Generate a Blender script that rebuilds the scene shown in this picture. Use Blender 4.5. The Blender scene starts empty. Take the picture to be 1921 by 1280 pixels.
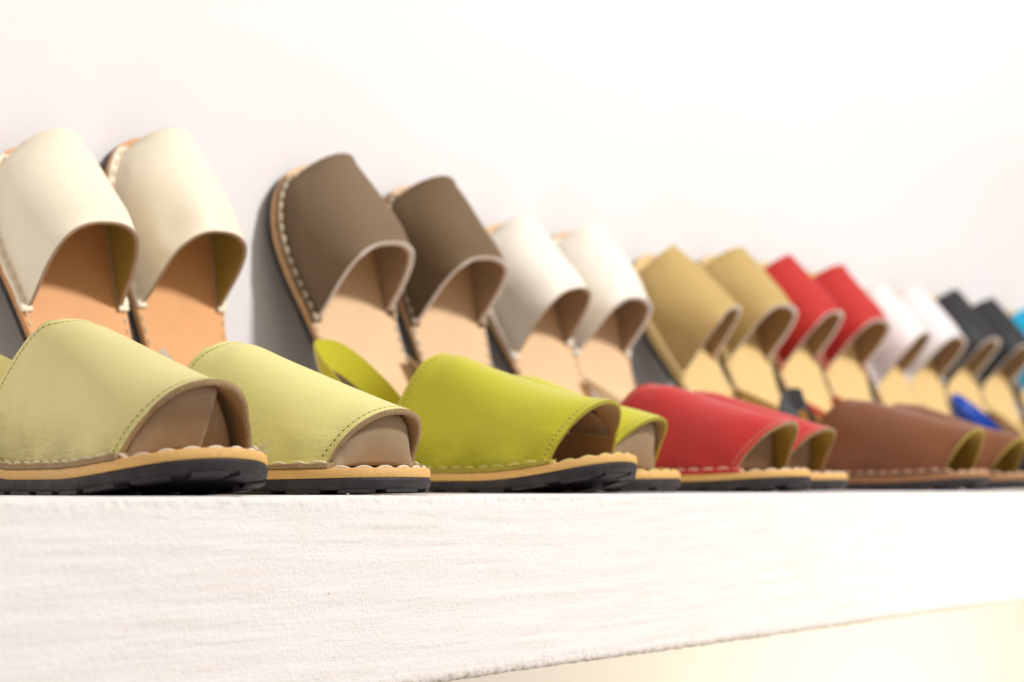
import bpy, math, random
import numpy as np
from mathutils import Matrix, Vector

random.seed(7)
rng = np.random.RandomState(11)
scene = bpy.context.scene
C = scene.collection
PI = math.pi

# ------------------------------------------------------------------ camera
TH = math.radians(34.85)            # angle between view axis and the shelf
cam_d = bpy.data.cameras.new('camera')
cam = bpy.data.objects.new('camera', cam_d)
C.objects.link(cam)
scene.camera = cam
CAM_Y, CAM_Z = -0.618, 0.0047
cam.location = (0, CAM_Y, CAM_Z)
cam.rotation_euler = (math.radians(90), 0, math.radians(-90) + TH)
cam_d.sensor_width = 36
cam_d.lens = 67.5
cam_d.shift_y = 272 / 1921.0
cam_d.clip_start = 0.02
cam_d.clip_end = 60
cam_d.dof.use_dof = True
cam_d.dof.focus_distance = 1.02
cam_d.dof.aperture_fstop = 7.1
cam_d.dof.aperture_blades = 0

# ------------------------------------------------------------------ world, lamps, exposure
world = bpy.data.worlds.new('World')
scene.world = world
world.use_nodes = True
wn = world.node_tree.nodes['Background']
wn.inputs[0].default_value = (1.0, 0.92, 0.87, 1)
wn.inputs[1].default_value = 0.48

def area(name, loc, target, size, power, col):
    l = bpy.data.lights.new(name, 'AREA')
    l.shape = 'DISK'
    l.size = size
    l.energy = power
    l.color = col
    o = bpy.data.objects.new(name, l)
    C.objects.link(o)
    o.location = loc
    d = Vector(target) - Vector(loc)
    o.rotation_euler = d.to_track_quat('-Z', 'Y').to_euler()
    return o

area('key_lamp', (1.75, -2.4, 2.15), (1.35, 0.3, 0.15), 0.42, 107, (1.0, 0.955, 0.925))
area('added_under_fill', (2.2, -0.55, -0.9), (2.5, 0.4, -0.35), 0.4, 17, (1.0, 0.87, 0.64))  # added fill light, stands in for warm bounce on the wall below the shelf

scene.view_settings.view_transform = 'Standard'
scene.view_settings.look = 'None'
scene.view_settings.exposure = 0
scene.view_settings.gamma = 1
scene.view_settings.use_curve_mapping = False
scene.render.engine = 'CYCLES'

# ------------------------------------------------------------------ material helpers
MATS = {}
def new_mat(name):
    m = bpy.data.materials.new(name)
    m.use_nodes = True
    nt = m.node_tree
    return m, nt, nt.nodes['Principled BSDF']

def N(nt, t, **kw):
    n = nt.nodes.new(t)
    for k, v in kw.items():
        setattr(n, k, v)
    return n

def mix_rgb(nt, fac, a, b):
    n = N(nt, 'ShaderNodeMix', data_type='RGBA')
    if hasattr(fac, 'links'): nt.links.new(fac, n.inputs[0])
    else: n.inputs[0].default_value = fac
    for s, v in ((n.inputs[6], a), (n.inputs[7], b)):
        if hasattr(v, 'links'): nt.links.new(v, s)
        else: s.default_value = (*v, 1)
    return n.outputs[2]

def noise(nt, vec, scale, detail=3, rough=0.55):
    n = N(nt, 'ShaderNodeTexNoise')
    n.inputs['Scale'].default_value = scale
    n.inputs['Detail'].default_value = detail
    n.inputs['Roughness'].default_value = rough
    nt.links.new(vec, n.inputs['Vector'])
    return n.outputs['Fac']

def mapping(nt, src, sc):
    m = N(nt, 'ShaderNodeMapping')
    m.inputs['Scale'].default_value = sc
    nt.links.new(src, m.inputs['Vector'])
    return m.outputs[0]

def ramp(nt, fac, p0, p1, c0=0.0, c1=1.0):
    r = N(nt, 'ShaderNodeMapRange')
    r.inputs[1].default_value = p0; r.inputs[2].default_value = p1
    r.inputs[3].default_value = c0; r.inputs[4].default_value = c1
    nt.links.new(fac, r.inputs[0])
    return r.outputs[0]

def math_n(nt, op, a, b):
    m = N(nt, 'ShaderNodeMath', operation=op)
    for s, v in ((m.inputs[0], a), (m.inputs[1], b)):
        if hasattr(v, 'links'): nt.links.new(v, s)
        else: s.default_value = v
    return m.outputs[0]

def bump(nt, bsdf, hgt, dist, strength=1.0, prev=None):
    b = N(nt, 'ShaderNodeBump')
    b.inputs['Distance'].default_value = dist
    b.inputs['Strength'].default_value = strength
    nt.links.new(hgt, b.inputs['Height'])
    if prev: nt.links.new(prev, b.inputs['Normal'])
    nt.links.new(b.outputs[0], bsdf.inputs['Normal'])
    return b.outputs[0]

def leather(name, col, rough=0.42, suede=False, spec=0.25, wrinkle=1.0, edgecol=None):
    """smooth dyed leather: pores, faint tone patches, creases gathered near the sole seam"""
    if name in MATS: return MATS[name]
    m, nt, b = new_mat(name)
    tc = N(nt, 'ShaderNodeTexCoord')
    o = tc.outputs['Object']; uv = tc.outputs['UV']
    f = noise(nt, o, 60, 4)
    f2 = noise(nt, o, 900, 2)
    c = mix_rgb(nt, ramp(nt, f, .3, .7), tuple(x * 0.975 for x in col), tuple(min(1, x * 1.02) for x in col))
    c = mix_rgb(nt, ramp(nt, f2, .45, .75, 0, .25), c, tuple(x * 0.8 for x in col))
    nt.links.new(c, b.inputs['Base Color'])
    nt.links.new(ramp(nt, f, .2, .8, rough - .05, rough + .1), b.inputs['Roughness'])
    b.inputs['Specular IOR Level'].default_value = 0.15 if suede else spec
    if suede:
        b.inputs['Sheen Weight'].default_value = 0.04
        b.inputs['Sheen Roughness'].default_value = 0.5
    v = N(nt, 'ShaderNodeTexVoronoi')
    v.inputs['Scale'].default_value = 800 if not suede else 1600
    nt.links.new(o, v.inputs['Vector'])
    pr = bump(nt, b, v.outputs['Distance'], 0.00014 if not suede else 0.0003, 0.6)
    # creases along the foot, strongest just above the side seams (UV.x = across the arch)
    sx = N(nt, 'ShaderNodeSeparateXYZ'); nt.links.new(uv, sx.inputs[0])
    edge = math_n(nt, 'MINIMUM', sx.outputs[0], math_n(nt, 'SUBTRACT', 1.0, sx.outputs[0]))
    patch = ramp(nt, noise(nt, o, 28, 2), .35, .65, .25, 1)
    mask = math_n(nt, 'MULTIPLY', ramp(nt, edge, .02, .17, 1, 0), patch)
    w = noise(nt, mapping(nt, o, (.5, .8, 2.2)), 230, 5, .62)
    bump(nt, b, math_n(nt, 'MULTIPLY', w, mask), 0.0048 * wrinkle, 1.0, pr)
    MATS[name] = m
    return m

def simple(name, col, rough=.7, nscale=300, var=.12, bdist=.0003, bscale=None, spec=.3):
    if name in MATS: return MATS[name]
    m, nt, b = new_mat(name)
    tc = N(nt, 'ShaderNodeTexCoord'); o = tc.outputs['Object']
    f = noise(nt, o, nscale, 5, .6)
    c = mix_rgb(nt, ramp(nt, f, .3, .7), tuple(x * (1 - var) for x in col), tuple(min(1, x * (1 + var)) for x in col))
    nt.links.new(c, b.inputs['Base Color'])
    b.inputs['Roughness'].default_value = rough
    b.inputs['Specular IOR Level'].default_value = spec
    g = noise(nt, o, bscale or nscale * 2, 3)
    bump(nt, b, g, bdist, .8)
    MATS[name] = m
    return m

def footbed_mat(name, col, side):
    """vegetable-tanned leather: smooth face, fibrous cut edge"""
    if name in MATS: return MATS[name]
    m, nt, b = new_mat(name)
    tc = N(nt, 'ShaderNodeTexCoord'); o = tc.outputs['Object']
    f = noise(nt, o, 35, 5); g = noise(nt, mapping(nt, o, (1, 1, 5)), 500, 4, .65)
    c1 = mix_rgb(nt, ramp(nt, f, .3, .7), tuple(x * .94 for x in col), tuple(min(1, x * 1.04) for x in col))
    c2 = mix_rgb(nt, ramp(nt, g, .3, .7), tuple(x * .72 for x in side), tuple(min(1, x * 1.1) for x in side))
    geo = N(nt, 'ShaderNodeTexCoord')
    sx = N(nt, 'ShaderNodeSeparateXYZ'); nt.links.new(geo.outputs['Normal'], sx.inputs[0])
    up = ramp(nt, sx.outputs[2], .35, .7)
    nt.links.new(mix_rgb(nt, up, c2, c1), b.inputs['Base Color'])
    b.inputs['Roughness'].default_value = .55
    b.inputs['Specular IOR Level'].default_value = .3
    bump(nt, b, g, .0003, .7)
    MATS[name] = m
    return m

def rubber_mat():
    if 'rubber' in MATS: return MATS['rubber']
    m, nt, b = new_mat('rubber')
    tc = N(nt, 'ShaderNodeTexCoord'); o = tc.outputs['Object']
    f = noise(nt, o, 90, 5, .6)
    s = noise(nt, mapping(nt, o, (1, 1, .35)), 420, 5, .7)
    c = mix_rgb(nt, ramp(nt, f, .35, .7), (.022, .019, .021), (.045, .040, .042))
    c = mix_rgb(nt, ramp(nt, s, .62, .75, 0, .5), c, (.10, .092, .09))
    nt.links.new(c, b.inputs['Base Color'])
    nt.links.new(ramp(nt, s, .3, .7, .45, .75), b.inputs['Roughness'])
    b.inputs['Specular IOR Level'].default_value = .35
    bump(nt, b, s, .0005, .7)
    MATS['rubber'] = m
    return m

# ------------------------------------------------------------------ mesh helpers
class MB:
    def __init__(s):
        s.v = []; s.f = []; s.m = []; s.uv = {}
    def grid(s, P, mi=0, close_u=False, close_v=False, uvs=None, flip=False):
        nu, nv = P.shape[0], P.shape[1]
        b = len(s.v)
        s.v += [tuple(p) for p in P.reshape(-1, 3)]
        if uvs is not None:
            for i, q in enumerate(uvs.reshape(-1, 2)): s.uv[b + i] = (float(q[0]), float(q[1]))
        for i in range(nu if close_u else nu - 1):
            for j in range(nv if close_v else nv - 1):
                i2, j2 = (i + 1) % nu, (j + 1) % nv
                q = (b + i * nv + j, b + i2 * nv + j, b + i2 * nv + j2, b + i * nv + j2)
                s.f.append(q[::-1] if flip else q); s.m.append(mi)
    def poly(s, pts, mi=0, flip=False):
        b = len(s.v); s.v += [tuple(p) for p in pts]
        f = tuple(range(b, b + len(pts)))
        s.f.append(f[::-1] if flip else f); s.m.append(mi)
    def tube(s, path, r, seg=7, mi=0, caps=True, flat=1.0):
        path = [Vector(p) for p in path]
        n = len(path); rings = []
        rr = r if hasattr(r, '__len__') else [r] * n
        for i, p in enumerate(path):
            t = (path[min(i + 1, n - 1)] - path[max(i - 1, 0)]).normalized()
            a = t.cross(Vector((0, 0, 1)))
            if a.length < 1e-3: a = t.cross(Vector((0, 1, 0)))
            a.normalize(); c = a.cross(t)
            rings.append([p + (a * math.cos(2 * PI * k / seg) + c * flat * math.sin(2 * PI * k / seg)) * rr[i] for k in range(seg)])
        P = np.array([[tuple(q) for q in ring] for ring in rings])
        s.grid(P, mi, close_v=True)
        if caps:
            s.poly(rings[0], mi); s.poly(rings[-1], mi, True)
    def box(s, c, d, mi=0):
        x, y, z = c; a, b_, h = d[0] / 2, d[1] / 2, d[2] / 2
        b = len(s.v)
        s.v += [(x + i * a, y + j * b_, z + k * h) for i in (-1, 1) for j in (-1, 1) for k in (-1, 1)]
        for f in ((0, 1, 3, 2), (4, 6, 7, 5), (0, 4, 5, 1), (2, 3, 7, 6), (0, 2, 6, 4), (1, 5, 7, 3)):
            s.f.append(tuple(b + q for q in f)); s.m.append(mi)
    def build(s, name, mats, parent=None, smooth=True, sharp=None):
        me = bpy.data.meshes.new(name)
        me.from_pydata(s.v, [], s.f)
        if True:
            ul = me.uv_layers.new(name='UVMap')
            li = np.empty(len(me.loops), int); me.loops.foreach_get('vertex_index', li)
            ul.data.foreach_set('uv', np.array([s.uv.get(int(i), (.5, .5)) for i in li]).ravel())
        for m in (mats if isinstance(mats, (list, tuple)) else [mats]): me.materials.append(m)
        me.polygons.foreach_set('material_index', s.m)
        if smooth: me.polygons.foreach_set('use_smooth', [True] * len(s.f))
        me.update()
        if sharp: me.set_sharp_from_angle(angle=math.radians(sharp))
        o = bpy.data.objects.new(name, me)
        C.objects.link(o)
        if parent: o.parent = parent
        return o

def catmull_closed(pts, n):
    pts = np.array(pts, float); k = len(pts)
    out = []
    for i in range(k):
        p0, p1, p2, p3 = pts[i - 1], pts[i], pts[(i + 1) % k], pts[(i + 2) % k]
        for u in np.linspace(0, 1, 24, endpoint=False):
            out.append(.5 * ((2 * p1) + (-p0 + p2) * u + (2 * p0 - 5 * p1 + 4 * p2 - p3) * u * u + (-p0 + 3 * p1 - 3 * p2 + p3) * u ** 3))
    out = np.array(out)
    d = np.r_[0, np.cumsum(np.linalg.norm(np.diff(np.vstack([out, out[:1]]), axis=0), axis=1))]
    s = np.linspace(0, d[-1], n, endpoint=False)
    q = np.vstack([out, out[:1]])
    return np.c_[np.interp(s, d, q[:, 0]), np.interp(s, d, q[:, 1])], d[-1]

L = 0.255
OUTL = [(0, 0), (.005, .018), (.022, .031), (.055, .0350), (.10, .0370), (.14, .0415), (.175, .0465), (.205, .0465),
        (.231, .0385), (.248, .0235), (.255, .003), (.2525, -.018), (.241, -.034), (.216, -.0440), (.185, -.0445),
        (.15, -.0395), (.11, -.0350), (.07, -.0335), (.028, -.030), (.006, -.0175)]

def smooth01(x):
    x = np.clip(x, 0, 1); return x * x * (3 - 2 * x)

class Shape:
    """one sandal's sole: outline, stack heights, toe spring"""
    def __init__(s, side, spring, heel=.014):
        pts = [(t, y * side) for t, y in OUTL]
        if side < 0: pts = pts[::-1]
        s.out, s.per = catmull_closed(pts, 180)
        s.spring = spring; s.heel = heel
        o = s.out; pos = o[o[:, 1] >= 0]; neg = o[o[:, 1] < 0]
        pos = pos[np.argsort(pos[:, 0])]; neg = neg[np.argsort(neg[:, 0])]
        s.yp = lambda t: np.interp(t, pos[:, 0], pos[:, 1])
        s.yn = lambda t: np.interp(t, neg[:, 0], neg[:, 1])
        d = np.roll(o, -1, 0) - np.roll(o, 1, 0)
        nrm = np.c_[d[:, 1], -d[:, 0]]; nrm /= np.linalg.norm(nrm, axis=1)[:, None]
        if (nrm * (o - o.mean(0))).sum() < 0: nrm = -nrm
        s.nrm = nrm
        s.ccw = np.sum(o[:, 0] * np.roll(o[:, 1], -1) - np.roll(o[:, 0], -1) * o[:, 1]) > 0
    def rise(s, t):   # underside height
        return s.spring * np.clip((t - .165) / .09, 0, 1.2) ** 2
    def zo(s, t):     # top of rubber
        return s.rise(t) + .0078 + s.heel * smooth01((.112 - t) / .09)
    def zf(s, t):     # top of footbed
        return s.zo(t) + .0052

def slab(mb, S, off_profile, zfun_list, mi=0):
    """walls lofted through rings (inset, zfun), closed with triangle-strip caps"""
    rings = []
    for off, zf in off_profile:
        p = S.out - S.nrm * off
        rings.append(np.c_[p, zf(p[:, 0])])
    P = np.array(rings)
    mb.grid(P, mi, close_v=True, flip=not S.ccw)
    return P

def cap(mb, S, ring_off, zf, mi=0, up=True):
    """curved cap: cross strips between mirrored outline points"""
    n = len(S.out); p = S.out - S.nrm * ring_off
    i0 = int(np.argmin(p[:, 0])); i1 = int(np.argmax(p[:, 0]))
    a = [(i0 + k) % n for k in range(((i1 - i0) % n) + 1)]
    b = [(i0 - k) % n for k in range(((i0 - i1) % n) + 1)]
    ts = p[i0, 0] + (p[i1, 0] - p[i0, 0]) * (.5 - .5 * np.cos(np.linspace(0, PI, 70)))
    pa = np.array([p[i] for i in a]); pb = np.array([p[i] for i in b])
    pa = pa[np.argsort(pa[:, 0])]; pb = pb[np.argsort(pb[:, 0])]
    rows = []
    for t in ts:
        ya = np.interp(t, pa[:, 0], pa[:, 1]); yb = np.interp(t, pb[:, 0], pb[:, 1])
        rows.append([(t, ya + (yb - ya) * q, float(zf(np.array([t]))[0])) for q in np.linspace(0, 1, 7)])
    P = np.array(rows)
    ya0 = P[35, 0, 1]; yb0 = P[35, -1, 1]
    flip = (ya0 > yb0) != up
    mb.grid(P, mi, flip=not flip if True else flip)

def stitch(mb, a, b, r, lift, mi=0, seg=6):
    a = Vector(a); b = Vector(b)
    pts = []; rr = []
    for u in np.linspace(0, 1, 6):
        pts.append(a.lerp(b, u) + Vector((0, 0, lift * math.sin(PI * u) - r * .7 * (1 - math.sin(PI * u)))))
        rr.append(r * (.55 + .45 * math.sin(PI * u) ** .5))
    mb.tube(pts, rr, seg, mi)

def sandal(label, vamp, edge, lining, bed, group, side=1, spring=.004, heel=.014, Hr=.074, Hf=.034, strap='up',
           thread=None, insert=None, rim=None, rim_rear=None, rear_p=1.25, toe_w=.231, e_front=.12, lug_in=.0007, pitch=.0120, stitch_r=.00082, tr_s=.084, tr_a=.128, tf_s=.220, tf_a=.246, skew=.05, e=.88, strap_t=None,
           strap_mats=None, detail=1, flange_edge=None, th=.0030, knot=False, dent=None):
    S = Shape(side, spring, heel)
    root = bpy.data.objects.new('sandal', None)
    C.objects.link(root)
    root['label'] = label; root['category'] = 'sandal'; root['group'] = group
    root.empty_display_size = .02
    rub = rubber_mat()
    # --- rubber outsole with lugs round the rim
    mb = MB()
    z0 = lambda t: S.rise(t) + .0016
    slab(mb, S, [(.0016, z0), (.0004, lambda t: z0(t) + .0009), (0, lambda t: z0(t) + .002), (-.0002, lambda t: S.zo(t) - .0012), (.0006, S.zo)], None)
    cap(mb, S, .0016, z0, up=False)
    cap(mb, S, .0006, S.zo)
    n = len(S.out); k = 0
    while k < n:
        w = 6 if (k // 9) % 3 else 7
        idx = [(k + q) % n for q in range(w + 1)]
        outer = S.out[idx] - S.nrm[idx] * lug_in; inner = S.out[idx] - S.nrm[idx] * .011
        top_o = np.c_[outer, z0(outer[:, 0]) + .0004]; bot_o = np.c_[outer, S.rise(outer[:, 0])]
        bot_i = np.c_[inner, S.rise(inner[:, 0])]; top_i = np.c_[inner, z0(inner[:, 0]) + .0004]
        P = np.array([top_o, bot_o, bot_i, top_i])
        mb.grid(P, 0, close_u=True, flip=S.ccw)
        for e_, fl in ((0, False), (-1, True)):
            mb.poly([P[q, e_] for q in range(4)], 0, fl)
        k += 9
    outsole = mb.build('outsole', rub, root, sharp=35)
    # --- leather footbed
    mb = MB()
    slab(mb, S, [(.0004, lambda t: S.zo(t) + .0001), (-.0001, lambda t: S.zo(t) + .001), (.0001, lambda t: S.zf(t) - .0009), (.0007, lambda t: S.zf(t) - .0002), (.0012, S.zf)], None)
    cap(mb, S, .0012, S.zf)
    footbed = mb.build('footbed', bed, root, sharp=50)
    # --- vamp
    na, nb = (61, 37)
    A, B = np.meshgrid(np.linspace(0, 1, na), np.linspace(0, 1, nb), indexing='ij')
    ph = PI * A; sn = np.sin(ph); cs = np.cos(ph)
    tr = tr_s + (tr_a - tr_s) * sn ** rear_p
    tf = tf_s + (tf_a - tf_s) * sn ** 1.1
    T = tr + (tf - tr) * B
    Tw = np.minimum(T, toe_w)
    yp = S.yp(Tw) - .0062; yn = S.yn(Tw) + .0062
    yc = (yp + yn) / 2; W = (yp - yn) / 2
    bb = np.clip((T - (tr_a - .006)) / (tf_a - (tr_a - .006)), 0, 1)
    H = Hr + (Hf - Hr) * (bb ** .93)
    H = H - .004 * np.exp(-((T - tr_a) / .011) ** 2) * sn ** 2
    ex = e
    ex = ex + e_front * B
    Z = np.abs(sn) ** ex; Y = np.sign(cs) * np.abs(cs) ** ex
    foot = np.exp(-np.minimum(A, 1 - A) / .025) * .0016
    y = yc + W * Y + skew * side * (-1) * H * Z + np.sign(cs) * foot
    z = S.zf(T) + .0022 + H * Z
    # gentle hand-made irregularities
    p1, p2 = rng.rand(2) * 6
    z = z + Z * (.0010 * np.sin(T * 70 + p1) * np.sin(ph * 1.5 + p2))
    y = y + .0008 * np.sin(T * 90 + p2) * sn
    if dent:
        z = z - dent[2] * np.exp(-((A - dent[0]) / .12) ** 2 - ((B - dent[1]) / .3) ** 2)
    P = np.stack([T, y, z], -1)
    du = np.gradient(P, axis=0); dv = np.gradient(P, axis=1)
    nn = np.cross(du, dv); nn /= np.linalg.norm(nn, axis=2)[..., None]
    if nn[na // 2, nb // 2, 2] < 0: nn = -nn
    uv = np.stack([A, B], -1)
    mb = MB()
    # outward orientation test
    fl = np.cross(P[31, 18] - P[30, 18], P[30, 19] - P[30, 18])[2] < 0
    mb.grid(P, 0, uvs=uv, flip=fl)
    Pm = P - nn * th * .5
    def rim_strip(get, rev, mi):
        a = get(P); c = get(P - nn * th)
        nrm_out = get(du * 0 + (-dv if rev else dv)); nrm_out = nrm_out / np.linalg.norm(nrm_out, axis=1)[:, None]
        m1 = a * .8 + c * .2 + nrm_out * .0006; m2 = a * .2 + c * .8 + nrm_out * .0006
        mb.grid(np.array([a, m1, m2, c]), mi, flip=(fl != rev))
    rim_strip(lambda Q: Q[:, 0], True, 3)
    rim_strip(lambda Q: Q[:, -1], False, 1)
    # flange lying on the footbed, sewn down
    for sg in (1, -1):
        ts = np.linspace(tr_s - .003, tf_s + .004, 60)
        yo = (S.yp(ts) if sg > 0 else S.yn(ts)) - sg * .0001
        wob = .0004 * np.sin(ts * 260 + p1) + .0003 * np.sin(ts * 610)
        yo = yo + sg * wob * .6
        yi = (S.yp(ts) if sg > 0 else S.yn(ts)) - sg * .0075
        zt = S.zf(ts)
        hgt = .0029 + wob * .5
        prof = np.array([np.c_[ts, yi, zt + hgt * 1.05], np.c_[ts, (yi + yo) / 2, zt + hgt * .98], np.c_[ts, yo - sg * .0006, zt + hgt]])
        prof2 = np.array([np.c_[ts, yo - sg * .0006, zt + hgt], np.c_[ts, yo, zt + hgt - .0006], np.c_[ts, yo, zt + .0002], np.c_[ts, yi, zt + .0002]])
        mb.grid(prof, 0, flip=(sg < 0)); mb.grid(prof2, 2, flip=(sg < 0))
        for q in (0, -1):
            mb.poly([prof[0, q], prof[1, q], prof[2, q], prof2[1, q], prof2[2, q], prof2[3, q]], 2, (q == -1) != (sg < 0))
    vo = mb.build('vamp', [vamp, rim or edge, flange_edge or edge, rim_rear or rim or edge], root, sharp=60)
    mb = MB(); mb.grid(P - nn * th, 0, flip=not fl)
    mb.build('lining', lining, vo)
    # --- machine stitching along both vamp edges: thread dashes with needle holes between
    if detail:
        for (edgeB, inward) in ((0, 1), (1, -1)):
            mb = MB()
            row = []
            for i in range(na):
                if edgeB == 0:
                    seglen = np.linalg.norm(P[i, 1] - P[i, 0]); q = .0040 / seglen
                else:
                    seglen = np.linalg.norm(P[i, -1] - P[i, -2]); q = (nb - 1) - .0042 / seglen
                j = int(q); f = q - j
                row.append((P[i, j] * (1 - f) + P[i, j + 1] * f, nn[i, j]))
            pts = np.array([r[0] for r in row]); nr = np.array([r[1] for r in row])
            d = np.r_[0, np.cumsum(np.linalg.norm(np.diff(pts, axis=0), axis=1))]
            step = .0034; m = int(d[-1] / step)
            for k in range(1, m):
                def at(s_):
                    return (np.array([np.interp(s_, d, pts[:, c]) for c in range(3)]), np.array([np.interp(s_, d, nr[:, c]) for c in range(3)]))
                a0, n0 = at(k * step); a1, n1 = at(k * step + step * .66); am, nm = at(k * step + step * .33)
                mb.tube([a0 - n0 * .0001, am + nm * .0002, a1 - n1 * .0001], [.00022, .00032, .00022], 5, 0)
                h0, hn = at(k * step + step * .83)
                hn = hn / np.linalg.norm(hn)
                tv = (a1 - a0); tv /= np.linalg.norm(tv); bv = np.cross(hn, tv)
                mb.poly([h0 + hn * .00006 + (tv * math.cos(w_) * 1.1 + bv * math.sin(w_) * .8) * .00058 for w_ in np.linspace(0, 2 * PI, 8, endpoint=False)], 1)
            mb.build('edge_stitching', [thread[1] if thread else vamp, simple('needle_hole', (.055, .05, .02), .9)], vo)
    # --- thick hand-sewn thread round the whole sole
    mb = MB()
    ins = S.out - S.nrm * .0028
    d = np.r_[0, np.cumsum(np.linalg.norm(np.diff(np.vstack([ins, ins[:1]]), axis=0), axis=1))]
    q = np.vstack([ins, ins[:1]])
    m = int(d[-1] / pitch); step = d[-1] / m
    r_ = stitch_r
    for k in range(m):
        s0 = k * step + .0008 + rng.rand() * .0006; s1 = (k + 1) * step - .0006 - rng.rand() * .0011
        a = [np.interp(s0, d, q[:, 0]), np.interp(s0, d, q[:, 1])]; b = [np.interp(s1, d, q[:, 0]), np.interp(s1, d, q[:, 1])]
        def hz(t_):
            return float(S.zf(np.array([t_]))[0]) + (.0030 if (tr_s - .003 < t_ < tf_s + .004) else 0)
        za, zb = hz(a[0]), hz(b[0])
        stitch(mb, (*a, za + .0002), (*b, zb + .0002), r_ * (.9 + .25 * rng.rand()), .0005)
    if knot:
        a = Vector((tf_s + .004, side * knot * (abs(float(S.yp(np.array([tf_s]))[0])) - .011), float(S.zf(np.array([tf_s]))[0]) + .0025))
        mb.tube([a + Vector((-.001, 0, -.003)), a, a + Vector((.002, 0, .003)), a + Vector((.006, 0, .004)), a + Vector((.010, 0, .002))], .0015, 7)
        for w_ in range(9):
            dv_ = Vector((rng.rand() * .006 + .003, rng.rand() * .006 - .003, rng.rand() * .006 - .001))
            e0 = a + Vector((.0095, 0, .002)); mb.tube([e0, e0 + dv_ * .6, e0 + dv_ + Vector((0, 0, .001))], .00025, 4)
    mb.build('stitching', thread[0], root)
    # --- slingback strap
    if strap:
        mb = MB()
        t0 = strap_t or (tr_s + .004)
        nq = 49; qs = np.linspace(0, 1, nq)
        rise = {'up': .066, 'low': .026, 'mid': .042, 'stand': .056, 'high': .076}[strap]
        back = {'up': -.010, 'low': .004, 'mid': .0, 'stand': -.070, 'high': .0}[strap]
        wd = .0155
        cen = []
        for q_ in qs:
            s_ = math.sin(PI * q_); c_ = math.cos(PI * q_)
            t_ = t0 - (t0 + back) * s_ ** 1.05
            yy = (abs(c_) ** .62) * math.copysign(1, c_)
            yb = (float(S.yp(np.array([max(t_, .03)]))[0]) - .003) if c_ > 0 else -(float(S.yn(np.array([max(t_, .03)]))[0]) + .003)
            zz = float(S.zf(np.array([max(t_, 0.0)]))[0])
            zz = zz * (1 - s_) + (.0078 + .0052 + heel) * s_
            cen.append((t_, yy * yb, zz + .003 + rise * s_ ** 1.1))
        cen = np.array(cen)
        tan = np.gradient(cen, axis=0); tan /= np.linalg.norm(tan, axis=1)[:, None]
        ctr = np.array([.05, 0, 0])
        outw = cen - ctr; outw[:, 2] = 0; outw /= np.linalg.norm(outw, axis=1)[:, None]
        wdir = np.cross(tan, outw); wdir /= np.linalg.norm(wdir, axis=1)[:, None]
        wdir *= np.sign(wdir[:, 2:3] + 1e-9)
        outn = np.cross(wdir, tan); outn *= np.sign((outn * outw).sum(1))[:, None]
        hw = wd / 2 * (1.12 - .22 * np.cos(2 * PI * qs))[:, None]
        rows_o = [cen + wdir * hw * f_ + outn * (.0011 - .0006 * abs(f_) ** 3) for f_ in np.linspace(-1, 1, 7)]
        rows_i = [cen + wdir * hw * f_ - outn * .0011 for f_ in np.linspace(1, -1, 7)]
        Po = np.array(rows_o); Pi = np.array(rows_i)
        t_fl = np.cross(Po[4, 24] - Po[3, 24], Po[3, 25] - Po[3, 24]).dot(outn[24]) < 0
        mb.grid(Po, 0, flip=t_fl)
        mb.grid(np.array([Po[-1], Pi[0]]), 1, flip=t_fl); mb.grid(np.array([Pi[-1], Po[0]]), 1, flip=t_fl)
        for q_ in (0, -1):
            mb.poly([Po[k_, q_] for k_ in range(7)] + [Pi[k_, q_] for k_ in range(7)], 1, q_ == 0)
        sm = strap_mats or (vamp, edge, lining)
        so = mb.build('heel_strap', [sm[0], sm[1]], root, sharp=50)
        mb = MB(); mb.grid(Pi, 0, flip=t_fl)
        mb.build('lining', sm[2], so)
    # --- shaping insert inside the toe
    if insert:
        kind, imat = insert
        mb = MB()
        if kind in ('plug', 'split', 'deep'):
            nA, nR = 41, 12
            rows = []
            A_ = np.linspace(0, 1, nA); ph_ = PI * A_
            lipx = tf_s + (tf_a - tf_s) * np.sin(ph_) ** 1.1 - (.022 if kind == 'deep' else .0085)
            lipx = np.maximum(lipx, tf_s - (.018 if kind == 'deep' else .004))
            lw = np.minimum(lipx, .229); yp_ = S.yp(lw) - .0105; yn_ = S.yn(lw) + .0105
            yc_ = (yp_ + yn_) / 2; W_ = (yp_ - yn_) / 2
            Hh = (Hf + .0045) * .90
            zb = S.zf(lipx) + .0004
            ee = e + .10
            Yq = np.sign(np.cos(ph_)) * np.abs(np.cos(ph_)) ** ee; Zq = np.abs(np.sin(ph_)) ** ee
            bul = .0035 if kind == 'split' else .008
            for rr in np.linspace(.05, 1, nR):
                x_ = lipx[0] + (lipx - lipx[0]) * rr + bul * (1 - rr ** 2)
                if rr > .93: x_ = x_ - .0015
                rows.append(np.c_[x_, yc_ + W_ * Yq - skew * side * Hh * Zq * rr, zb + Hh * rr * Zq])
            # rolled-back sleeve
            rim_ = rows[-1]
            ext = [rim_ + np.array([-.004, 0, 0]), rim_ + np.array([-.014, 0, .001])]
            if kind == 'split':
                P_ = np.array(rows + ext)
                cut = int(nA * .42)
                lo = P_[:, :cut]; hi = P_[:, cut:]
                if insert_near_is_high(side): big, sml = hi, lo
                else: big, sml = lo, hi
                mb.grid(big, 0)
                sml = sml.copy(); sml[:, :, 0] -= .007; sml[:, :, 1] -= .0015
                mb.grid(sml, 0)
            else:
                mb.grid(np.array(rows + ext), 0)
        else:   # 'curl': a tongue of lining curled under the arch
            nA = 33; rows = []
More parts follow.
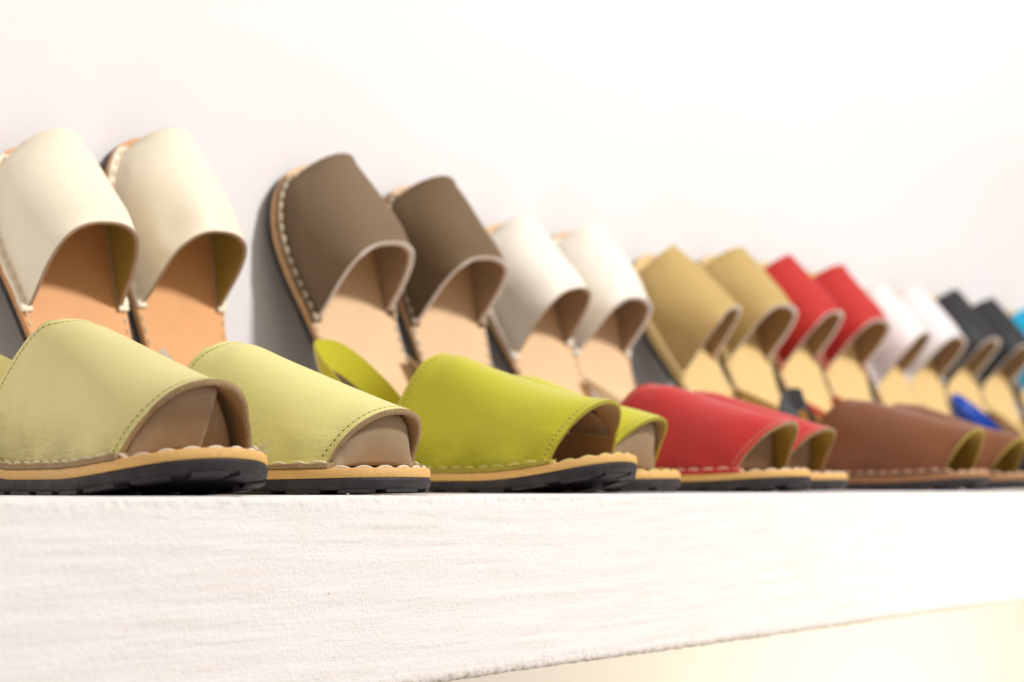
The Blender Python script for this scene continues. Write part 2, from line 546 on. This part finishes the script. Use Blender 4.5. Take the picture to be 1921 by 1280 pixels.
            for t_ in np.linspace(tf_a - .020, tf_a - .07, 8):
                u_ = np.linspace(0, 1, nA)
                ang = -.15 * PI + 1.25 * PI * u_
                yc_ = (S.yp(np.array([min(t_, .2)]))[0] + S.yn(np.array([min(t_, .2)]))[0]) / 2
                rad_y = .024 ; rad_z = Hf * .34
                zb = float(S.zf(np.array([t_]))[0]) + Hf * .50
                rows.append(np.c_[np.full(nA, t_) - .004 * np.sin(ang), yc_ + rad_y * np.cos(ang), zb + rad_z * np.sin(ang) + (tf_a - t_) * .28])
            P_ = np.array(rows); mb.grid(P_, 0)
        io = mb.build('shaping_insert', imat, root)
        md = io.modifiers.new('thick', 'SOLIDIFY'); md.thickness = .0012; md.offset = 0
    return root

def insert_near_is_high(side): return True

def place_front(o, toe_x, set_back, yaw, scale=1.0):
    """toe tip at (toe_x, set_back) on the shelf, pointing out of the wall, turned 'yaw' towards -x"""
    a = math.radians(-90 - yaw)
    d = Vector((math.cos(a), math.sin(a), 0))
    p = Vector((toe_x, set_back, 0)) - d * L * scale
    o.matrix_world = Matrix.Translation(p) @ Matrix.Rotation(a, 4, 'Z') @ Matrix.Scale(scale, 4)

WALL_Y = 0.40
def place_back(o, x, yaw, lean=75, twist=0, scale=1.05, wide=1.08, roll=0):
    a = math.radians(90 - yaw); lam = math.radians(lean)
    R = Matrix.Rotation(a, 4, 'Z') @ Matrix.Rotation(-lam, 4, 'Y') @ Matrix.Rotation(math.radians(twist), 4, 'Z') @ Matrix.Rotation(math.radians(roll), 4, 'X')
    M = R @ Matrix.Diagonal((scale, scale * wide, scale, 1))
    # drop to the shelf / push to the wall using the outsole
    os_ = next(c for c in o.children if c.name.startswith('outsole'))
    vs = np.empty(len(os_.data.vertices) * 3); os_.data.vertices.foreach_get('co', vs); vs = vs.reshape(-1, 3)
    w = vs @ np.array(M.to_3x3()).T
    M.translation = Vector((x - w[:, 0].mean(), WALL_Y - .0008 - w[:, 1].max(), .0006 - w[:, 2].min()))
    o.matrix_world = M

# ================================================================== setting: wall and shelf
def wall_mat():
    m, nt, b = new_mat('white_plaster')
    tc = N(nt, 'ShaderNodeTexCoord'); o = tc.outputs['Object']
    f = noise(nt, o, 2.5, 4)
    nt.links.new(mix_rgb(nt, ramp(nt, f, .3, .7), (.83, .815, .815), (.85, .835, .835)), b.inputs['Base Color'])
    b.inputs['Roughness'].default_value = .85
    b.inputs['Specular IOR Level'].default_value = .2
    bump(nt, b, noise(nt, o, 60, 4), .0008, .5)
    return m

mb = MB()
mb.box((3.0, WALL_Y + .05, 0.3), (12, .1, 4.0))
w = mb.build('wall', wall_mat(), smooth=False)
w['kind'] = 'structure'

def vnoise(x, y, seed=0):
    r = np.random.RandomState(seed); G = r.rand(256, 256)
    xi = np.floor(x).astype(int); yi = np.floor(y).astype(int)
    fx = x - xi; fy = y - yi; fx = fx * fx * (3 - 2 * fx); fy = fy * fy * (3 - 2 * fy)
    g = lambda a, b: G[a % 256, b % 256]
    return (g(xi, yi) * (1 - fx) + g(xi + 1, yi) * fx) * (1 - fy) + (g(xi, yi + 1) * (1 - fx) + g(xi + 1, yi + 1) * fx) * fy - .5

def shelf_mat():
    m, nt, b = new_mat('whitewashed_wood')
    tc = N(nt, 'ShaderNodeTexCoord'); o = tc.outputs['Object']
    gr = noise(nt, mapping(nt, o, (1.2, 14, 14)), 9, 7, .6)
    fine = noise(nt, o, 420, 5, .6)
    fine2 = noise(nt, o, 1300, 4, .65)
    streak = noise(nt, mapping(nt, o, (.9, 30, 30)), 11, 6, .65)
    blot = noise(nt, mapping(nt, o, (1, 2.6, 2.6)), 14, 4)
    c = mix_rgb(nt, ramp(nt, gr, .38, .68), (.93, .905, .895), (.89, .855, .825))
    c = mix_rgb(nt, ramp(nt, blot, .5, .75, 0, .35), c, (.84, .78, .69))
    c = mix_rgb(nt, ramp(nt, fine, .58, .75, 0, .3), c, (.76, .68, .56))
    c = mix_rgb(nt, ramp(nt, streak, .56, .70, 0, .4), c, (.80, .72, .62))
    sp = noise(nt, o, 95, 2)
    c = mix_rgb(nt, ramp(nt, sp, .735, .76, 0, .8), c, (.50, .33, .2))
    # paint rubbed thin on the lower arris
    sx = N(nt, 'ShaderNodeSeparateXYZ'); nt.links.new(o, sx.inputs[0])
    low = ramp(nt, sx.outputs[2], -.0985, -.0945, 1, 0)
    nb_ = ramp(nt, noise(nt, o, 300, 5, .7), .38, .62)
    c = mix_rgb(nt, math_n(nt, 'MULTIPLY', math_n(nt, 'MULTIPLY', low, nb_), .75), c, (.50, .39, .26))
    nt.links.new(c, b.inputs['Base Color'])
    b.inputs['Roughness'].default_value = .85
    b.inputs['Specular IOR Level'].default_value = .2
    pr = bump(nt, b, fine2, .0006, .8)
    pr = bump(nt, b, fine, .0009, .65, pr)
    pr = bump(nt, b, streak, .0006, .6, pr)
    bump(nt, b, gr, .0008, .5, pr)
    return m

def make_shelf():
    T_ = .1005
    xs = np.concatenate([np.arange(-.6, .5, .01), np.arange(.5, 1.8, .0012), np.arange(1.8, 3.2, .004), np.arange(3.2, 8, .04)])
    # profile (y, z) from the wall over the top, round the edge, down the face, under
    prof = [(WALL_Y - .0005, 0), (.2, 0), (.06, 0), (.03, 0), (.016, 0)]
    prof += [(y_, 0) for y_ in np.linspace(.012, .003, 8)]
    prof += [(.0026 - .0026 * math.sin(a), -.0026 + .0026 * math.cos(a)) for a in np.linspace(.2, PI / 2, 6)]
    prof += [(0, z_) for z_ in np.linspace(-.004, -T_ + .005, 70)]
    prof += [(.0035 - .0035 * math.cos(a), -T_ + .0035 - .0035 * math.sin(a)) for a in np.linspace(0.1, PI / 2, 6)]
    prof += [(.01, -T_), (.03, -T_), (.1, -T_), (WALL_Y - .0005, -T_)]
    prof = np.array(prof)
    arc = np.r_[0, np.cumsum(np.linalg.norm(np.diff(prof, axis=0), axis=1))]
    X, A_ = np.meshgrid(xs, arc, indexing='ij')
    Y = np.tile(prof[:, 0], (len(xs), 1)); Zz = np.tile(prof[:, 1], (len(xs), 1))
    tan = np.gradient(prof, axis=0); tan /= np.linalg.norm(tan, axis=1)[:, None]
    nx = np.c_[tan[:, 1], -tan[:, 0]]; nx = np.where((np.arange(len(prof)) >= 0)[:, None], nx, nx)
    # outward: up on the top, -y on the face
    if nx[3, 1] < 0: nx = -nx
    front = np.exp(-np.clip(Y - .01, 0, 1) / .006)
    grain = vnoise(X * 9 + 2 * vnoise(X * 3, A_ * 20, 5), A_ * 260 + 3.5 * np.sin(X * 5.1), 1) * .0007
    grain += vnoise(X * 22, A_ * 560, 2) * .0004
    bumps = vnoise(X * 300, A_ * 300, 3) * .0009 + vnoise(X * 700, A_ * 700, 4) * .0004
    chips = -np.clip(vnoise(X * 110, A_ * 90, 9) - .28, 0, 1) * .004
    und = vnoise(X * 7, A_ * 6, 6) * .0016
    onface = np.clip((-Zz - .003) / .004, 0, 1) * np.clip((Zz + T_ - .004) / .004, 0, 1)
    d = (grain * (1 - .35 * onface) + bumps * (1 - .8 * onface) + chips * (1 - .9 * onface) + und * .5) * front
    d[:, prof[:, 0] > .03] = 0
    ontop = (prof[:, 1] > -.0005)
    d[:, ontop] = np.minimum(d[:, ontop], 0.0)          # shoes stand on the high spots
    Y2 = Y + d * nx[:, 0]; Z2 = Zz + d * nx[:, 1]
    mb = MB()
    P = np.stack([X, Y2, Z2], -1)
    me = bpy.data.meshes.new('shelf')
    nu, nv = P.shape[:2]
    I = np.arange(nu * nv).reshape(nu, nv)
    q = np.stack([I[:-1, :-1], I[:-1, 1:], I[1:, 1:], I[1:, :-1]], -1).reshape(-1, 4)
    me.from_pydata(P.reshape(-1, 3).tolist(), [], q.tolist())
    me.polygons.foreach_set('use_smooth', [True] * len(q))
    me.materials.append(shelf_mat())
    me.update()
    o = bpy.data.objects.new('shelf', me)
    C.objects.link(o)
    return o

sh = make_shelf()
sh['label'] = 'thick whitewashed rough wooden shelf board carrying both rows of sandals'
sh['category'] = 'shelf'

# ================================================================== materials of the sandals
pale_green = leather('pale_green_leather', (.72, .65, .27), .38)
pale_green2 = leather('pale_lime_leather', (.78, .73, .28), .38)
lime = leather('lime_leather', (.58, .55, .032), .36, wrinkle=1.4)
red = leather('red_leather', (.56, .035, .032), .40)
brown = leather('brown_leather', (.225, .085, .036), .36)
charcoal = leather('charcoal_leather', (.035, .035, .038), .5)
blue = leather('blue_leather', (.012, .07, .45), .4)
sky_blue = leather('sky_blue_leather', (.01, .42, .68), .5)
cream = leather('cream_leather', (.93, .85, .67), .45, wrinkle=.5)
ivory = leather('ivory_leather', (.92, .87, .76), .45, wrinkle=.5)
taupe = leather('taupe_suede', (.22, .155, .095), .85, suede=True)
taupe2 = leather('taupe_suede_dark', (.185, .125, .068), .85, suede=True)
olive = leather('olive_suede', (.56, .40, .155), .75, suede=True)
red_b = leather('red_suede', (.55, .04, .035), .6, suede=True)
white_l = leather('white_leather', (.84, .80, .79), .5, wrinkle=.4)
raw = simple('raw_edge', (.36, .25, .13), .9, 900, .35, .0006)
raw_lime = simple('raw_lime_edge', (.40, .33, .05), .9, 900, .3, .0006)
raw_dark = simple('raw_dark_edge', (.16, .085, .045), .9, 900, .3, .0005)
rim_pale = simple('pale_rim', (.76, .69, .63), .6, 500, .08, .0002)
rim_brown = simple('brown_rim', (.20, .12, .065), .7, 500, .1, .0002)
lin = simple('beige_lining', (.40, .27, .145), .75, 260, .08, .0003)
lin_olive = simple('olive_lining', (.36, .27, .06), .8, 260, .1, .0003)
ins_d = simple('dark_insert_card', (.20, .14, .085), .6, 120, .07, .0002)
lin_grey = simple('taupe_lining', (.40, .29, .19), .8, 260, .08, .0003)
ins_b = simple('insert_card', (.34, .25, .155), .5, 120, .07, .0002)
thr = simple('cream_thread', (.80, .70, .52), .8, 1500, .12, .0003)
thr_lime = simple('lime_thread', (.72, .66, .22), .8, 1500, .12, .0003)
thr_g = simple('green_thread', (.66, .62, .22), .8)
thr_red = simple('pale_red_thread', (.88, .50, .40), .8)
thr_tan = simple('tan_thread', (.78, .52, .36), .8)
bed_gold = footbed_mat('golden_footbed', (.76, .45, .19), (.82, .50, .17))
bed_orange = footbed_mat('orange_footbed', (.80, .41, .17), (.62, .32, .14))
bed_peach = footbed_mat('peach_footbed', (.84, .58, .34), (.62, .36, .17))
bed_brown = footbed_mat('brown_footbed', (.42, .22, .10), (.40, .20, .09))
bed_yellow = footbed_mat('yellow_footbed', (.84, .60, .26), (.62, .44, .18))

FR = 'sandals lying toe out along the front edge of the shelf'
# ================================================================== front row
s = sandal('pale green sandal with rounded toe opening, nearest and largest of the front row', pale_green, raw, lin, bed_gold, FR,
           side=1, spring=.010, thread=(thr, thr_g), insert=('split', ins_b), knot=1, Hr=.083, Hf=.032, tr_s=.062, tr_a=.122, tf_s=.219, tf_a=.247, th=.0034, strap='mid', strap_mats=(pale_green, raw, pale_green))
place_front(s, .662, .004, 12)
s = sandal('light yellow green sandal between the duller green one and the vivid lime one', pale_green2, raw, lin, bed_gold, FR,
           side=-1, spring=0.0015, thread=(thr, thr_g), insert=('plug', ins_b), Hr=.079, Hf=.029, tr_a=.120, tf_s=.229, tf_a=.250, th=.0034, strap='low')
place_front(s, .796, .004, 4)
s = sandal('vivid lime sandal overlapping its mate, toe curled up off the shelf', lime, raw_lime, lin, bed_gold, FR,
           side=1, spring=.012, thread=(thr_lime, thr_lime), insert=('curl', ins_b), Hr=.084, Hf=.034, tr_a=.116, tf_s=.221, tf_a=.245, rim_rear=rim_pale, flange_edge=raw_lime, strap_mats=(lime, raw_lime, lime))
place_front(s, 1.018, .004, 0)
s = sandal('vivid lime sandal set back behind its mate, only toe and curved rim in view', lime, raw_lime, lin, bed_gold, FR,
           side=-1, spring=.002, thread=(thr_lime, thr_lime), insert=('plug', ins_b), flange_edge=raw_lime, strap='low')
place_front(s, 1.115, .03, 0)
s = sandal('glossy red leather sandal lying in front of its red mate beside the lime pair', red, lin_olive, lin_olive, bed_gold, FR,
           side=1, spring=.004, thread=(thr, thr_red), insert=('deep', ins_d), rim=raw, rim_rear=rim_pale, flange_edge=red, strap='low', strap_mats=(red, rim_pale, rim_pale))
place_front(s, 1.268, .006, 2)
s = sandal('glossy red leather sandal half hidden behind the nearer red one', red, lin_olive, lin_olive, bed_gold, FR,
           side=-1, spring=.002, thread=(thr, thr_red), insert=('deep', ins_d), rim=raw, rim_rear=rim_pale, flange_edge=red, strap='low', strap_mats=(red, rim_pale, rim_pale))
place_front(s, 1.375, .028, 2)
s = sandal('chestnut brown leather sandal next to the red pair, seen whole', brown, raw, lin_olive, bed_brown, FR,
           side=1, spring=.005, thread=(thr_tan, brown), rim=lin_olive, flange_edge=raw_dark, Hf=.037, Hr=.076, stitch_r=.0011, tf_s=.230, tf_a=.250, strap='stand',
           strap_mats=(charcoal, raw_dark, charcoal))
place_front(s, 1.623, .004, 0)
s = sandal('chestnut brown leather sandal behind its mate, cut off by the right edge', brown, raw, lin_olive, bed_brown, FR,
           side=-1, spring=.003, thread=(thr_tan, brown), rim=lin_olive, flange_edge=raw_dark, Hf=.033, Hr=.077, stitch_r=.0011, tf_s=.230, tf_a=.250, strap='low',
           strap_mats=(brown, raw_dark, raw_dark))
place_front(s, 1.750, .012, 0)
s = sandal('charcoal sandal with royal blue heel strap, behind the brown pair at the right edge', charcoal, raw_dark, lin, bed_gold, FR,
           side=1, spring=.004, thread=(thr, charcoal), strap_mats=(blue, blue, blue), detail=0, strap='up')
place_front(s, 2.225, .006, 0, 1.10)

# ================================================================== back row
BR = 'sandals standing toe up against the wall in the back row'
def back(label, mat, x, yaw, side, bed, edge=raw, lining=lin, rim=None, lean=70, twist=0, scale=1.07, tr_s=.143, Hr=.073, wide=1.08, thr_=None, strap='low', **kw):
    s = sandal(label, mat, edge, lining, bed, BR, side=side, spring=.006, heel=.017, thread=thr_ or (thr, thr), rim=rim, strap=strap, strap_mats=(mat, edge, mat) if strap == 'mid' else None,
               detail=0, tr_s=tr_s, tr_a=tr_s + .034, tf_s=.241, tf_a=.249, skew=0, e=.80, rear_p=.85, toe_w=.2415, e_front=.24, lug_in=.0035, pitch=.0086, th=.0045 if rim is rim_pale else .003, Hr=Hr, Hf=.031, strap_t=.094, stitch_r=.0011 if mat in (taupe, taupe2) else .0007, **kw)
    place_back(s, x, yaw, lean, twist, scale, wide)
    return s

back('cream leather sandal with orange footbed, first at the left edge of the back row', cream, 0.88, 12, 1, bed_orange, lining=lin_olive, rim=lin_grey, flange_edge=cream, lean=68, twist=4, scale=0.97, tr_s=0.132, Hr=0.066, wide=1.09)
back('cream leather sandal with orange footbed and creased far side of its opening', cream, .986, 8, -1, bed_orange, lining=lin_olive, rim=lin_grey, flange_edge=cream, dent=(.25, .1, .006), lean=74, twist=1, scale=1.02, tr_s=0.132, Hr=0.062, wide=1.0)
back('taupe brown suede sandal with white side stitching, its shadow on the wall at left', taupe, 1.175, 9, 1, bed_peach, lining=lin_grey, rim=rim_pale, flange_edge=rim_brown, lean=72, twist=8, scale=1.06, tr_s=0.136, Hr=0.064, wide=1.12)
back('darker taupe suede sandal with white side stitching beside the ivory pair', taupe2, 1.3, 10, -1, bed_peach, lining=lin_grey, rim=rim_pale, flange_edge=rim_brown, lean=73, twist=3, scale=1.05, tr_s=0.138, Hr=0.064, wide=1.08)
back('ivory leather sandal with wide opening directly right of the taupe pair', ivory, 1.44, 9, 1, bed_peach, lining=lin_grey, rim=lin_grey, flange_edge=ivory, lean=71, twist=12, scale=1.0, tr_s=0.134, Hr=0.065, wide=1.12, strap='mid')
back('ivory leather sandal with pale padded rim directly left of the olive pair', ivory, 1.545, 9, -1, bed_peach, lining=lin_grey, rim=rim_pale, flange_edge=ivory, lean=73, twist=2, scale=1.0, tr_s=0.134, Hr=0.064, wide=1.06, strap='mid')
back('olive tan suede sandal with yellow footbed, next to the ivory pair', olive, 1.715, 4, 1, bed_yellow, lining=lin, rim=rim_pale, flange_edge=bed_yellow, lean=67, twist=18, scale=1.03, tr_s=0.134, Hr=0.07, wide=1.1, strap='mid')
back('olive tan suede sandal partly covering the first red one of the back row', olive, 1.83, 6, -1, bed_yellow, lining=lin, rim=rim_pale, flange_edge=bed_yellow, lean=69, twist=2, scale=1.04, tr_s=0.14, Hr=0.068, wide=1.08, strap='mid')
back('red suede sandal standing behind the olive one in the back row', red_b, 1.955, 6, 1, bed_yellow, lining=lin, rim=rim_pale, lean=70, twist=10, scale=1.06, tr_s=0.14, Hr=0.068, wide=1.08, strap='mid')
back('red suede sandal standing next to the white pair in the back row', red_b, 2.075, 8, -1, bed_yellow, lining=lin, rim=rim_pale, lean=71, twist=2, scale=1.05, tr_s=0.14, Hr=0.068, wide=1.08, strap='mid')
back('white leather sandal just right of the red pair, pale against the wall', white_l, 2.215, 6, 1, bed_yellow, lining=lin_grey, rim=lin_grey, flange_edge=white_l, lean=71, twist=14, scale=1.03, tr_s=0.14, Hr=0.068, wide=1.08)
back('white leather sandal just left of the charcoal pair, pale against the wall', white_l, 2.315, 8, -1, bed_yellow, lining=lin_grey, rim=rim_pale, flange_edge=white_l, lean=71, twist=3, scale=1.03, tr_s=0.14, Hr=0.068, wide=1.08)
back('charcoal sandal standing right of the white pair against the wall', charcoal, 2.435, 8, 1, bed_yellow, lining=lin_grey, rim=rim_pale, edge=raw_dark, lean=71, twist=8, scale=1.06, tr_s=0.14, Hr=0.068, wide=1.08)
back('charcoal sandal standing between its mate and the bright blue one', charcoal, 2.56, 8, -1, bed_yellow, lining=lin_grey, rim=rim_pale, edge=raw_dark, lean=71, twist=2, scale=1.05, tr_s=0.14, Hr=0.068, wide=1.08)
back('bright blue sandal at the right edge of the picture in the back row', sky_blue, 2.72, 8, 1, bed_yellow, lining=lin_grey, rim=rim_pale, edge=raw_dark, lean=71, twist=4, scale=1.06, tr_s=0.14, Hr=0.068, wide=1.08)
